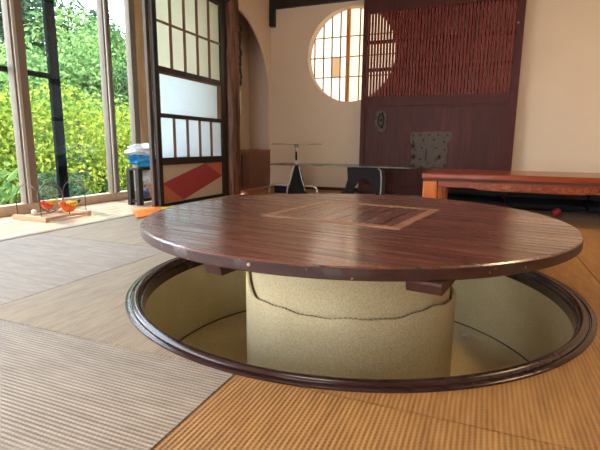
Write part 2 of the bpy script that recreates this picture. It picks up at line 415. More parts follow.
struct(MB().box(-2.2, 2.9, YB+.45, YB+.55, -.09, ZC), 'wall_outer', M['wall'])

# ------------------------------------------------------------------ windows to the garden
fw = bpy.data.objects.new('window_1', None); C.objects.link(fw); fw.location = (XW, 2.2, 0); fw['kind'] = 'structure'
def stile(y0, y1): return MB().box(XW-.03, XW+.03, y0, y1, .07, 2.05)
for y0, y1 in ((2.21, 2.315), (3.03, 3.11), (3.345, 3.41), (.95, 1.05), (-.4, -.3)):
    stile(y0, y1).build('window_frame', M['alu'], fw, bevel=.004)
MB().box(XW+.031, XW+.045, 2.222, 2.245, .07, 2.05).build('frame_highlight', M['alulight'], fw)  # pale strips paint a highlight down the window stiles
MB().box(XW+.031, XW+.045, 3.04, 3.055, .07, 2.05).build('frame_highlight', M['alulight'], fw)
MB().box(XW-.04, XW+.04, YF, 3.41, .0, .07).build('bottom_rail', plain('tan_rail', (.50,.37,.26), .4), fw, bevel=.004)
MB().box(XW-.04, XW+.04, YF, 3.41, 2.05, 2.15).build('top_rail', M['alu'], fw)
gl = MB(); gl.box(XW-.004, XW+.004, YF, 3.4, .07, 2.05); gl.build('window_pane', M['glass'], fw)
sc = bpy.data.objects.new('window_2', None); C.objects.link(sc); sc.location = (XW-.08, 2.6, 0); sc['kind'] = 'structure'
k = MB(); k.box(XW-.095, XW-.065, 2.575, 2.655, 0, 2.1); k.box(XW-.095, XW-.065, -1, 2.575, .985, 1.02); k.box(XW-.095, XW-.065, -1, 2.575, 0, .04)
k.build('window_frame', M['black'], sc)
struct(MB().box(XW-.06, XW+.036, 3.412, 3.62, -.09, 2.45), 'trim_post', M['postw'], bevel=.006)
k = MB(); k.box(XW-.06, XW+.06, 3.62, 4.0, -.09, ZC); k.box(XW-.06, XW+.06, YF, 3.412, 2.15, ZC); k.box(XW, XS-.06, 3.87, 3.879, 0, ZC)
struct(k, 'wall_window', M['wall'])

# ------------------------------------------------------------------ mats
def grid_mat(x0, x1, y0, y1, m, parity=None, name='tatami_mat'):
    g = .0022
    b = MB(); b.box(x0+g, x1-g, y0+g, y1-g, -.03, 0)
    return b.build(name, m, None, loc=((x0+x1)/2, (y0+y1)/2, -.03))
pit = MB(); pit.lathe([(0.001,-1),(.777,-1),(.777,1),(0.001,1)], PC, 160); pit = pit.build('cutter', M['sill'])
bpy.context.view_layer.update()
xs = [-2.272, -1.365, -.478, .43, 1.335, 2.24, XR]; ys = [YF, -1.03, -.12, .803, 1.715, 2.645, 3.56, YB]
mlab = {
 (0,3): 'pale beige tatami mat beside the veranda boards, nearest the left edge of the photo',
 (0,4): 'beige tatami mat beside the veranda boards, behind the pale bright mat',
 (0,5): 'beige tatami mat at the foot of the shoji panel, behind the round table',
 (1,2): 'greyish beige tatami mat in the front left corner with its ribs running sideways',
 (1,3): 'beige tatami mat cut by the left front curve of the pit rim',
 (1,4): 'beige tatami mat cut by the far left curve of the pit rim',
 (2,2): 'warm orange tatami mat in front of the pit, at the bottom centre and right',
 (2,3): 'tatami mat sliver inside the right front curve of the pit rim',
 (3,3): 'orange tan tatami mat right of the pit rim',
 (3,4): 'orange tan tatami mat beyond the right end of the round table',
 (2,4): 'tan tatami mat behind the pit, cut by its far right curve',
 (3,5): 'tan tatami mat in the shade in front of the orange carved low table',
 (3,6): 'tan tatami mat beneath and behind the orange carved low table, by the back wall',
}
rest = []
for i in range(6):
    for j in range(7):
        m = mat_x if (i+j) % 2 and (i, j) not in ((2,3),(3,4),(4,3)) else (mat_yday if i < 2 else mat_y)
        near = any(math.hypot(max(xs[i]-PC[0], 0, PC[0]-xs[i+1]), max(ys[j]-PC[1], 0, PC[1]-ys[j+1])) < .777 for _ in (0,))
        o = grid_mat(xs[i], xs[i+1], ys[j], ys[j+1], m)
        if near:
            bpy.context.view_layer.update(); boolean(o, pit)
        if (i, j) in mlab:
            tag(o, mlab[(i,j)], 'tatami mat', 'square tatami mats of the floor')
        else: rest.append(o)
bpy.data.objects.remove(pit)
# mats out of sight are merged into the floor covering
bm = bmesh.new(); slot = []
for o in rest:
    me = o.data; n0 = len(bm.faces); tmp = me.copy(); tmp.transform(Matrix.Translation(o.location)); bm.from_mesh(tmp)
    bm.faces.ensure_lookup_table()
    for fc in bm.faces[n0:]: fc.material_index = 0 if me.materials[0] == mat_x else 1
    bpy.data.objects.remove(o)
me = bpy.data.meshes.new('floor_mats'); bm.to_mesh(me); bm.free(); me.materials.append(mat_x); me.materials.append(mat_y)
o = bpy.data.objects.new('floor_matting', me); C.objects.link(o); o['kind'] = 'structure'

# ------------------------------------------------------------------ sunken pit
pt = thing('sunken_pit', 'round carpet-lined leg pit with a dark moulded wooden rim, sunk in the mats', 'pit', (PC[0], PC[1], -.356))
b = MB(); b.lathe([((.7735-(.7735-r_)*.78)*1.021, z_*.72 if z_ > 0 else z_) for r_, z_ in [(.7735,0.0005),(.7735,.007),(.770,.0095),(.757,.0095),(.7545,.007),(.7540,.004),(.7515,.004),(.750,.009),(.745,.015),(.737,.0175),(.728,.016),(.722,.011),(.719,.004),(.7175,-.004),(.7165,-.005),(.7160,-.012),(.708,-.014),(.706,-.018),(.706,-.048),(.751,-.048),(.751,.0005)]], PC, 160, closed=True)
b.build('pit_rim', M['rim'], pt)
b = MB(); b.lathe([(.742,-.048),(.742,-.352),(.762,-.352),(.762,-.048)], PC, 128, closed=True); b.build('wall_lining', M['carpetw'], pt)
b = MB(); _, rg = b.lathe([(.762,-.352),(.762,-.376),(.001,-.376),(.001,-.352)], PC, 128, closed=True, smooth=False); b.build('floor_lining', M['carpet'], pt)
b = MB(); b.tube([(PC[0]+.739*math.cos(a), PC[1]+.739*math.sin(a), -.349) for a in [2*PI*i/128 for i in range(128)]], .0035, 6, closed=True); b.build('seam', M['seam'], pt)
o = MB().ball((-.02, 2.06, -.346), .011, 2, (1.6, 1, .6), .4, 3).build('paper_scrap', M['white'], None, loc=(-.02, 2.06, -.3522)); tag(o, 'tiny white scrap of paper on the pit floor right of the column', 'paper scrap')

# ------------------------------------------------------------------ column
cl = thing('carpeted_column', 'beige carpet-wrapped round column standing in the pit under the table', 'column', (PC[0], PC[1], -.352))
b = MB(); b.lathe([(.001,-.351),(.360,-.351),(.365,-.30),(.365,.19),(.360,.1965),(.001,.1965)], PC, 128); b.build('inner_drum', M['carpet'], cl)
def rimz(a, r, z):
    if z < -.1: return 0
    d = (a-math.radians(204)+PI) % (2*PI)-PI
    k = max(0, 1-abs(d)/math.radians(25)); d2 = (a-math.radians(330)+PI) % (2*PI)-PI; k2 = max(0, 1-abs(d2)/math.radians(30))
    return .062*(k*k*(3-2*k)) + .012*k2 + .003*math.sin(9*a)+.002*math.sin(23*a)
b = MB(); b.lathe([(.386,-.351),(.386,-.018),(.383,-.010),(.378,-.008),(.373,-.012),(.371,-.020),(.371,-.351)], PC, 180, closed=True, zfun=rimz); b.build('outer_wrap', M['carpet'], cl)
# ragged dark fringe at the top edge of the wrap
b = MB(); pts = []
for i in range(181):
    a = math.radians(196+i*.85); pts.append((PC[0]+.3725*math.cos(a), PC[1]+.3725*math.sin(a), -.0115+rimz(a,.37,0)+.002*math.sin(i*2.3)))
b.tube(pts, .0024, 6); b.build('frayed_edge', plain('frayed_thread', (.16,.12,.06), .95), cl)

# ------------------------------------------------------------------ table
RT, ZT, TT = .7317, .2500, .031
tb = thing('round_table', 'large round dark reddish-brown plank table over the pit', 'table', (PC[0], PC[1], .205))
b = MB(); b.lathe([(.001,ZT),(RT-.006,ZT),(RT-.0015,ZT-.003)], PC, 180, smooth=False)
b.build('tabletop', M['table'], tb)
from mathutils import noise as NZ
b = MB(); b.lathe([(RT-.0015,ZT-.003),(RT,ZT-.005),(RT,ZT-TT+.003),(RT-.004,ZT-TT),(.001,ZT-TT)], PC, 240, zfun=lambda a, r, z: .0012*NZ.noise(Vector((math.cos(a)*30, math.sin(a)*30, z*9))) if z > ZT-.01 and z < ZT-.004 else 0)
b.build('table_edge', M['tedge'], tb)
RM = Matrix.Translation((PC[0]+.004, PC[1]+.058, 0)) @ Matrix.Rotation(-TROT, 4, 'Z')
# lighter frame around a square lid
q, w = .255, .034
b = MB()
for sx in (-1, 1):
    b.prism([(sx*q,-q),(sx*(q-w),-q+w),(sx*(q-w),q-w),(sx*q,q)], ZT-.004, ZT+.0022, 2, RM)
    b.prism([(-q,sx*q),(-q+w,sx*(q-w)),(q-w,sx*(q-w)),(q,sx*q)], ZT-.004, ZT+.0022, 2, RM)
b.build('lid_frame', M['tframe'], tb)
lid = MB().box(-q+w+.003, q-w-.001, -q+w+.006, q-w-.001, ZT-.004, ZT+.0012, RM).build('square_lid', M['inset'], tb)
b = MB(); b.box(-q+w, q-w, -q+w, -q+w+.006, ZT-.004, ZT+.0006, RM); b.box(-q+w, -q+w+.003, -q+w, q-w, ZT-.004, ZT+.0006, RM); sub(b, 'gap_shadow_strip', M['dark'], lid, tb)
b = MB(); 
kc = RM @ Vector((.045, .03, 0)); b.lathe([(.001,ZT+.0019),(.007,ZT+.0019),(.008,ZT+.0012)], (kc.x, kc.y), 16); sub(b, 'knot', M['dark'], lid, tb)
RB = Matrix.Translation((PC[0], PC[1], 0)) @ Matrix.Rotation(-TROT, 4, 'Z')
def batten(xc, w, y0, y1, th=.026, ch=.02):
    b = MB()
    zt, zb = ZT-TT+.0005, ZT-TT-th
    b.prism([(y0, zt),(y0, zt-.007),(y0+ch, zb),(y1-ch, zb),(y1, zt-.007),(y1, zt)], xc-w/2, xc+w/2, 0, RB)
    b.build('batten', M['batten'], tb, bevel=.002)
batten(-.052, .05, -.702, .69, .034, .008); 
batten(.432, .078, -.588, .56, .028, .008); batten(-.455, .06, -.54, .54)
pk = math.radians(-92)
P0 = Vector((PC[0]+RT*math.cos(pk), PC[1]+RT*math.sin(pk), ZT-.013))
b = MB(); b.ball(P0, .0042, 2); b.build('pale_dowel', plain('dowel', (.7,.5,.4), .5), tb)

# ------------------------------------------------------------------ shoji panel
SH = thing('shoji_screen', 'sliding shoji screen of paper panes above a crimson diamond panel, left of the pillar', 'shoji screen', (XS, 3.33, .005))
def fr(mb, y0, y1, z0, z1, x0=XS-.018, x1=XS+.012): return mb.box(x0, x1, y0, y1, z0, z1)
b = MB(); fr(b, 2.825, 2.872, .005, 1.805).build('stile', M['dark'], SH, bevel=.002)
b = MB(); fr(b, 3.753, 3.845, .005, 1.805).build('stile', M['dark'], SH, bevel=.002)
for z0, z1 in ((.005,.030),(.335,.392),(.703,.735),(1.045,1.085),(1.742,1.805)):
    b = MB(); fr(b, 2.872, 3.753, z0, z1).build('rail', M['dark'], SH, bevel=.002)
ys5 = [3.045, 3.222, 3.400, 3.578]
def lattice(z0, z1, hz=()):
    b = MB()
    for y in ys5:
        b.box(XS-.006, XS+.006, y-.011, y+.011, z0, z1)
        if not hz: b.build('muntin', M['kumiko'], SH); b = MB()
    for z in hz: b.box(XS-.005, XS+.008, 2.872, 3.753, z-.008, z+.008)
    if hz: b.build('muntin', M['kumiko'], SH)
lattice(1.085, 1.742, (1.41,)); lattice(.392, .703)
b = MB().box(XS-.009, XS-.007, 2.872, 3.753, 1.085, 1.742); o = b.build('paper_pane', M['paperg'], SH); o['label'] = 'yellowish upper paper panes'
b = MB().box(XS-.009, XS-.007, 2.872, 3.753, .392, .703); b.build('paper_pane', M['paperw'], SH)
b = MB().box(XS-.009, XS-.006, 2.885, 3.71, .735, 1.045); b.build('paper_pane', M['paperw'], SH)
b = MB(); 
for y0,y1,z0,z1 in ((2.872,2.885,.735,1.045),(3.70,3.715,.735,1.045),(3.73,3.753,.735,1.045),(2.885,3.753,1.03,1.045)): b.box(XS-.01, XS+.005, y0, y1, z0, z1)
b.build('inner_bead', M['kumiko'], SH)
fp = MB().box(XS-.008, XS-.004, 2.872, 3.753, .030, .335).build('lower_panel', M['fusuma'], SH)
A, B2, C2, D = (2.876,.19), (3.475,.333), (3.750,.200), (3.14,.034)
b = MB(); b.prism([A, B2, C2, D], XS-.004, XS-.0025, 0); sub(b, 'crimson_diamond', M['fred'], fp, SH)
for tri in ([A, D, (2.876,.034)], [B2, (3.750,.333), C2]): b = MB(); b.prism(tri, XS-.004, XS-.0028, 0); sub(b, 'rust_corner', M['forange'], fp, SH)
# second panel parked behind the first
S2 = thing('shoji_screen', 'second shoji screen parked behind the first, only its dark left stile showing', 'shoji screen', (XS-.042, 3.28, .005))
for y0, y1 in ((2.80, 2.835), (3.75, 3.80)): MB().box(XS-.055, XS-.028, y0, y1, .005, 1.805).build('stile', wood('brown_stile', (.07,.045,.035), (.12,.08,.06), axis=2), S2, bevel=.002)
for z0, z1 in ((.005,.05),(.345,.385),(1.755,1.805)): MB().box(XS-.055, XS-.028, 2.835, 3.75, z0, z1).build('rail', M['dark'], S2)
MB().box(XS-.042, XS-.040, 2.835, 3.75, .385, 1.755).build('glass_pane', M['glass'], S2)
MB().box(XS-.044, XS-.038, 2.835, 3.75, .05, .345).build('lower_panel', M['fusuma'], S2)

# ------------------------------------------------------------------ rough pillar
pl = thing('log_pillar', 'rough reddish natural log pillar with a knotty edge, right of the shoji screen', 'pillar', (XS+.0, 3.945, 0))
b = MB(); n = 28; rings = []
for i in range(61):
    z = ZC*i/60; ring = []
    for k in range(n):
        a = 2*PI*k/n
        r = .082*(1+.10*NZ.noise(Vector((math.cos(a)*1.5, math.sin(a)*1.5, z*2.2)))+.05*NZ.noise(Vector((math.cos(a)*5, math.sin(a)*5, z*7))))
        d = (a-math.radians(20)+PI) % (2*PI)-PI
        r += -.022*math.exp(-(d/.22)**2)*(.5+.5*math.sin(z*9+1)) + .020*math.exp(-((d-.0)/.35)**2-((z-1.42)/.10)**2)
        ring.append(b.bm.verts.new((XS+.0+r*math.cos(a), 3.945+r*1.05*math.sin(a), z)))
    rings.append(ring)
for i in range(60):
    for k in range(n):
        fc = b.bm.faces.new((rings[i][k], rings[i][(k+1) % n], rings[i+1][(k+1) % n], rings[i+1][k])); fc.smooth = True
b.bm.faces.new(rings[0]); b.bm.faces.new(rings[-1])
tr = b.build('trunk', M['pillar'], pl)
b = MB(); 
for k in range(11):
    z = 1.10+k*.055; b.ball((XS+.082+.004*math.sin(k*3), 3.99+.008*math.sin(k*1.7), z), .02, 2, (.6,.7,1.9), .5, k)
b.build('bark_scar', M['dark'], pl)
MB().box(XS+.066, XS+.074, 4.00, 4.018, .80, 1.02).build('pale_strip', plain('pale_strip', (.75,.68,.52), .7), pl)

# ------------------------------------------------------------------ niche cupboard
nc = thing('niche_cupboard', 'low plain reddish-brown wooden cupboard filling the foot of the arched niche', 'cupboard', (-2.5, 4.4, 0))
MB().box(-2.625, XS-.001, 4.05, 4.813, .022, .430).build('body', M['niche'], nc, bevel=.003)
MB().box(-2.625, XS+.004, 4.05, 4.815, .430, .445).build('top', wood('niche_top', (.22,.085,.045), (.3,.12,.07), axis=1), nc, bevel=.002)
b = MB().box(XS-.0, XS+.11, 4.05, 4.80, .0, .022); o = b.build('step_board', wood('reddish_board', (.30,.10,.05), (.42,.16,.08), axis=1, rough=.7), None, loc=(XS, 4.4, 0))
tag(o, 'thin reddish board along the foot of the niche cupboard', 'board')
o = MB().box(XS-.0, XS+.012, 4.13, 4.27, .06, .40).build('wood_panel', wood('purple_panel', (.10,.04,.035), (.15,.06,.05), axis=2), None, loc=(XS+.005, 4.2, .06)); 
o.name = 'cupboard_door'; o.location = Vector(o.location)-Vector(nc.location); o.parent = nc

# ------------------------------------------------------------------ storehouse door
KD = thing('storehouse_door', 'large dark red-brown sliding door with a fine vertical lattice and iron plates', 'door', (-.51, YB-.09, 0))
YD0, YD1 = YB-.115, YB-.065
MB().box(-1.252, -1.205, YD0, YD1, .005, 2.05).build('stile', M['red'], KD, bevel=.003)
MB().box(.165, .234, YD0, YD1, .005, 2.05).build('stile', M['red'], KD, bevel=.003)
for z0, z1 in ((.905,1.0),(1.815,2.05),(.005,.10)): MB().box(-1.205, .165, YD0+.002, YD1, z0, z1).build('rail', M['red'], KD, bevel=.003)
b = MB(); n = 44; wd = 1.37
for i in range(n):
    x = -1.205+wd*(i+.5)/n; b.box(x-.0110, x+.0110, YD0+.006, YD0+.026, 1.0, 1.815)
b.build('lattice_slats', M['redslat'], KD)
b = MB()
for z in (1.27, 1.54): b.box(-1.205, .165, YD0+.026, YD1-.004, z-.017, z+.017)
b.build('lattice_crossbar', M['red'], KD)
pan = MB().box(-1.205, .165, YD0+.014, YD1-.01, .10, .905).build('lower_panel', M['doorpan'], KD)
b = MB(); b.box(-1.205,-1.195,YD0+.008,YD0+.014,.10,.905); b.box(.118,.165,YD0+.004,YD0+.014,.10,.905); b.box(-1.195,.118,YD0+.008,YD0+.014,.885,.905)
sub(b, 'panel_moulding', M['red'], pan, KD)
# big lock plate
cx, cz = -.52, .47
def px(u, v): return (-.723+(u-411)*.00969, .652-(v-131)*.00985)
o1 = [(411,134),(414,131.5),(420,132.5),(426,131),(432,132),(438,131),(444,132),(450,131.5),(453,135),(452,141),(448,143),(449,150),(448,158),(449,164),(445,168),(436,167),(430,169),(423,167),(416,168),(412.5,165),(414,158),(412,152),(413,146),(410.5,141)]
b = MB(); b.prism([px(*p) for p in o1], YD0+.006, YD0+.014, 1); lp = b.build('lock_plate', M['iron'], KD, bevel=.0015)
b = MB()
for (u, v) in [(414,135),(421,135),(430,135),(439,135),(448,135),(414,142),(424,140),(435,140),(445,142),(416,150),(423,148),(437,148),(446,150),(422,160),(430,163),(438,160),(415,165),(446,165)]:
    X, Z = px(u, v); b.ball((X, YD0+.005, Z), .009, 2, (1,.7,1))
sub(b, 'stud', M['irond'], lp, KD)
b = MB(); X, Z = px(428, 155); b.box(X-.006, X+.006, YD0+.002, YD0+.0055, Z-.06, Z+.06)
for u, v in ((415,157),(441,157),(414,146)): X, Z = px(u, v); b.ball((X, YD0+.003, Z), .017, 2, (1,.5,1.2), .4, u)
sub(b, 'keyhole', M['irond'], lp, KD)
# small handle plate
o2 = [(374,111),(378,109.5),(382,110.5),(385,114),(385,119),(384,123),(386,127),(384,131),(380,132.5),(376,131),(377,128),(373,126),(372,121),(374.5,118),(373.5,114)]
b = MB(); b.prism([px(*p) for p in o2], YD0+.005, YD0+.014, 1); hp = b.build('handle_plate', M['iron'], KD, bevel=.0015)
b = MB(); X, Z = px(379, 120)
b.tube([(X+.042*math.cos(a)*.7, YD0-.002, Z+.065*math.sin(a)) for a in [2*PI*i/24 for i in range(24)]], .007, 8, closed=True)
b.ball((X, YD0+.003, Z), .015, 2, (1,.6,1)); b.ball((X+.01, YD0+.003, Z+.07), .012, 2, (1,.6,1)); b.ball((X+.01, YD0+.003, Z-.07), .012, 2, (1,.6,1))
sub(b, 'pull_ring', M['irond'], hp, KD)
b = MB(); b.ball((.183, YD0-.004, 1.607), .008, 2); b.build('pin', M['white'], KD)
# fixed jamb post right of the door
struct(MB().box(-1.30, .262, YB-.13, YB, 2.055, 2.15), 'trim_door_lintel', M['dark'], bevel=.003)

# ------------------------------------------------------------------ glass side desk
GY0, GY1 = 4.18, 4.52
gd = thing('glass_table', 'two-tier clear glass table with black panel legs and chrome tubes by the back wall', 'glass table', (-1.35, 4.35, 0))
def rr(x0, x1, y0, y1, r, n=8):
    P = []
    for (cx, cy, a) in ((x1-r,y0+r,-PI/2),(x1-r,y1-r,0),(x0+r,y1-r,PI/2),(x0+r,y0+r,PI)): P += arc(cx, cy, r, a, a+PI/2, n)
    return P
b = MB(); b.prism(rr(-2.065,-.59,GY0,GY1,.05), .297, .308, 2); gt = b.build('glass_top', M['tglass'], gd)
b = MB(); b.tube([(x, y, .3025) for x, y in rr(-2.065,-.59,GY0,GY1,.05)], .0062, 6, closed=True); sub(b, 'polished_edge', plain('glass_edge', (.16,.17,.15), .3, .2, .8, 7), gt, gd)
b = MB(); b.prism(rr(-2.09,-1.565,4.22,4.50,.12), .506, .513, 2); gu = b.build('upper_shelf', M['tglass'], gd)
b = MB(); b.tube([(x, y, .5095) for x, y in rr(-2.09,-1.565,4.22,4.50,.12)], .0042, 6, closed=True); sub(b, 'polished_edge', plain('glass_edge_up', (.25,.24,.2), .2, .2, .3, 9), gu, gd)
b = MB(); b.lathe([(.001,.300),(.022,.308),(.022,.314),(.010,.318),(.009,.44),(.012,.45),(.012,.456),(.009,.46),(.010,.478),(.022,.484),(.026,.495),(.022,.5055),(.001,.5055)], (-1.815, 4.33), 20); b.build('shelf_post', M['chrome'], gd)
b = MB(); b.lathe([(.0112,.345),(.0112,.435),(.0095,.436)], (-1.815, 4.33), 16); b.build('black_sleeve', M['blk'], gd)
# left black fin
b = MB(); b.prism([(-1.785,.2965),(-1.745,.2965),(-1.70,.15),(-1.655,.0),(-1.86,.0),(-1.835,.12)], 4.22, 4.25, 1); b.build('leg', M['blk'], gd, bevel=.004)
b = MB(); b.tube([(-1.80,4.205,.292),(-1.825,4.205,.20),(-1.850,4.205,.10),(-1.865,4.205,.0)], .009, 8); b.tube([(-1.735,4.205,.292),(-1.70,4.205,.16),(-1.66,4.205,.04)], .004, 6); b.build('leg_trim', M['chrome'], gd)
b = MB()
b.tube([(-2.09,4.25,.008),(-2.09,4.25,.05),(-2.08,4.25,.075),(-2.055,4.25,.088),(-1.95,4.25,.09),(-1.87,4.25,.09)], .010, 8); b.build('foot_tube', M['chrome'], gd); b = MB()
b.tube([(-1.69,4.25,.09),(-1.60,4.25,.09),(-1.565,4.25,.075),(-1.55,4.25,.05),(-1.55,4.25,.008)], .010, 8); b.build('foot_tube', M['chrome'], gd)
# right arched black panel
outer = [(-1.235,.2965),(-.90,.2965),(-.865,.26),(-.855,.10),(-.862,0),(-.93,0),(-.955,.08),(-1.00,.16),(-1.06,.195),(-1.12,.17),(-1.16,.10),(-1.185,.0),(-1.33,.0),(-1.25,.08),(-1.225,.17)]
b = MB(); b.prism(outer, 4.22, 4.26, 1); b.build('leg', plain('charcoal_panel', (.022,.018,.02), .7, 0, .1, 30, 0, .2), gd, bevel=.003)
b = MB(); b.prism([(-1.225,.17),(-1.25,.08),(-1.33,0),(-1.185,0),(-1.16,.10),(-1.14,.14)], 4.212, 4.22, 1); b.build('leg_foot', M['blk'], gd)
b = MB(); b.tube([(-.93,4.212,.290),(-.905,4.212,.27),(-.895,4.212,.2),(-.895,4.212,.1),(-.90,4.212,.0)], .007, 8); b.build('leg_trim', M['chrome'], gd)
o = MB().box(-2.055,-1.885,4.30,4.50,0,.075).build('storage_box', plain('navy_box', (.012,.014,.035), .6, 0, .1, 30, 0, .2), None, loc=(-1.97,4.4,0), bevel=.008); tag(o, 'small dark navy box under the left end of the glass table', 'box')

# ------------------------------------------------------------------ orange carved low table
ZD = .322; zx0 = -.395; zx1 = 1.35; zy0 = 3.165; zy1 = 3.83
zt = thing('carved_low_table', 'glossy orange-brown lacquered low table with a carved apron, at the right by the wall', 'low table', (.48, 3.5, 0))
b = MB(); b.box(zx0, zx1, zy0, zy1, ZD-.042, ZD); b.build('tabletop', M['zataku'], zt, bevel=.012, seg=4)
b = MB(); b.box(zx0+.012, zx1-.012, zy0+.012, zy1-.012, ZD-.054, ZD-.042); b.build('underframe', M['batten'], zt)
b = MB(); ap = [(zx0+.11, ZD-.054),(zx0+.11, ZD-.093),(zx0+.33,ZD-.093),(zx0+.37,ZD-.104),(.10,ZD-.108),(.55,ZD-.110),(.60,ZD-.104),(zx1-.33,ZD-.096),(zx1-.11,ZD-.093),(zx1-.11,ZD-.054)]
b.prism(ap, zy0+.016, zy0+.034, 1); a1 = b.build('front_apron', M['zataku'], zt, bevel=.002)
b = MB(); b.prism(ap, zy1-.034, zy1-.016, 1); b.build('back_apron', M['zataku'], zt)
for x in (zx0+.018, zx1-.036): b = MB(); b.box(x, x+.018, zy0+.1, zy1-.1, ZD-.1, ZD-.054); b.build('side_apron', M['zataku'], zt)
b = MB()
def curl(cx, cz, r, s=1, ph=0):
    b.tube([(cx+s*r*(1-.75*t)*math.cos(ph+t*7.5), zy0+.0135, cz+r*.8*(1-.75*t)*math.sin(ph+t*7.5)) for t in [i/20 for i in range(21)]], .0032, 6)
zc = ZD-.080
for (x, s) in ((-.075,1),(-.045,-1),(-.005,1),(.03,-1),(.065,1),(.13,1),(.155,-1),(.21,1),(.27,-1),(.33,1),(.42,1),(.46,-1),(.50,1),(.54,-1),(.585,1),(.63,-1),(.67,1),(.72,-1),(.80,1),(.9,-1)):
    curl(x, zc+random.uniform(-.004,.004), random.uniform(.012,.019), s, random.uniform(0, 6))
b.tube([(-.10+i*.02, zy0+.014, zc-.012+.006*math.sin(i*1.3)) for i in range(50)], .0025, 6)
sub(b, 'carving', wood('carving_wood', (.24,.05,.02), (.42,.13,.055), axis=0, rough=.3), a1, zt)
def zleg(x0, x1, y0, y1): 
    b = MB(); b.box(x0, x1, y0, y1, 0, ZD-.054); b.build('leg', M['zlight'], zt, bevel=.010, seg=3)
zleg(zx0+.008, zx0+.105, zy0+.012, zy0+.10); zleg(zx1-.105, zx1-.008, zy0+.012, zy0+.10)
zleg(zx0+.008, zx0+.105, zy1-.10, zy1-.012); zleg(zx1-.105, zx1-.008, zy1-.10, zy1-.012)
for x in (zx0+.118, zx1-.165):
    b = MB(); b.lathe([(.001,.0),(.018,.0),(.022,.05),(.012,.10),(.022,.15),(.024,.20),(.016,.235),(.001,ZD-.055)], (x+.025, zy0+.26), 16); b.build('turned_baluster', M['zataku'], zt)

o = MB().ball((.514, 3.73, .031), .031, 4).build('red_ball', plain('red_rubber', (.42,.01,.02), .45), None, loc=(.514,3.73,0)); tag(o, 'small red ball on the mat under the carved low table', 'ball')
# navy cushions behind the carved table
def cushion(x, y, z, lab):
    b = MB(); b.box(x-.27, x+.27, y-.27, y+.27, z, z+.085)
    bmesh.ops.subdivide_edges(b.bm, edges=b.bm.edges[:], cuts=6, use_grid_fill=True)
    for v in b.bm.verts:
        u, w = (v.co.x-x)/.27, (v.co.y-y)/.27; k = (1-u**4)*(1-w**4)
        v.co.z = z+.0425+(v.co.z-z-.0425)*(.35+.65*math.sqrt(max(k,0)))
    for fc in b.bm.faces: fc.smooth = True
    o = b.build('floor_cushion', M['navy'], None, loc=(x,y,z)); tag(o, lab, 'floor cushion', 'dark floor cushions behind the carved table')
for i, (x, w) in enumerate(((-.10,'at the left end'), (.46,'behind the red ball'), (1.02,'at the right edge'))):
    for k, hgt in enumerate(('lowest', 'middle', 'topmost')):
        cushion(x, 4.20+.004*k, .086*k, f'black floor cushion, {hgt} of the stack {w} behind the carved table')

# ------------------------------------------------------------------ veranda: ornament stand
st = thing('ornament_stand', 'small pale wooden stand with thin wire hoops on the veranda boards', 'ornament stand', (-2.70, 2.16, 0))
MB().box(-2.86,-2.555, 1.985, 2.015, 0, .032).build('end_rail', M['stand'], st, bevel=.002)
MB().box(-2.86,-2.555, 2.315, 2.345, 0, .032).build('end_rail', M['stand'], st, bevel=.002)
for x in (-2.82, -2.60): MB().box(x-.012, x+.012, 2.015, 2.315, .008, .024).build('side_rail', M['stand'], st, bevel=.001)
wire = plain('dark_wire', (.05,.045,.04), .4, .6)
def hoop(y, xa, xb, z1):
    r = abs(xb-xa)/2; xm = (xa+xb)/2
    b = MB(); b.tube([(xa,y,.03),(xa,y,z1-r)]+[(xm-r*math.cos(a), y, z1-r+r*math.sin(a)) for a in [PI*i/16 for i in range(1,16)]]+[(xb,y,z1-r),(xb,y,.03)], .0028, 6)
    b.build('wire_hoop', wire, st)
hoop(2.0, -2.83, -2.61, .235); hoop(2.33, -2.80, -2.585, .24)
b = MB(); b.tube([(-2.70, 2.15+.095*math.cos(a), .137+.098*math.sin(a)) for a in [2*PI*i/32 for i in range(32)]], .0045, 6, closed=True); b.build('wire_ring', plain('brown_wire', (.12,.06,.05), .4), st)
def bird(x, y, z, k, cols, lab, S=1):
    bi = thing('bird_figurine', lab, 'figurine', (x, y, z-.034*S), 'bird figurines on the wire stand')
    b = MB(); b.ball((x, y, z), .030*S, 3, (.7,1.15,.8)); b.ball((x, y+.033*k*S, z+.016*S), .017*S, 2); b.build('body', plain('glaze_'+str(cols[0]), cols[0], .25, 0, .25, 60), bi)
    for q in (-1, 1):
        b = MB(); b.ball((x+q*.014*S, y-.012*k*S, z+.014*S), .023*S, 2, (.4,1.2,.6)); b.build('wing', plain('glaze_w'+str(cols[1]), cols[1], .25, 0, .25, 60), bi)
    b = MB(); b.tube([(x,y-.025*k*S,z+.004*S),(x,y-.062*k*S,z+.026*S)], [.012*S,.006*S], 8); b.build('tail', plain('glaze_t'+str(cols[2]), cols[2], .25), bi)
    b = MB(); b.tube([(x,y+.047*k*S,z+.016*S),(x,y+.060*k*S,z+.013*S)], [.005,.001], 6); b.build('beak', plain('beak', (.8,.45,.05), .4), bi)
    b = MB(); b.tube([(x,y,z-.020*S),(x,y,z-.034*S)], .004, 6); b.build('foot', wire, bi)
bird(-2.62, 2.065, .100, -1, ((.70,.07,.02),(.85,.40,.03),(.75,.65,.10)), 'red and yellow bird figurine at the left of the wire stand', 1.15)
bird(-2.60, 2.205, .072, -1, ((.80,.14,.02),(.90,.50,.03),(.03,.06,.03)), 'orange bird figurine with a dark tail at the right of the wire stand', 1.5)
tag(MB().ball((-2.74, 2.05, .048), .017, 3).build('white_bauble', M['white'], None, loc=(-2.72,2.05,.031)), 'small white ball ornament behind the red bird figurine', 'ornament')

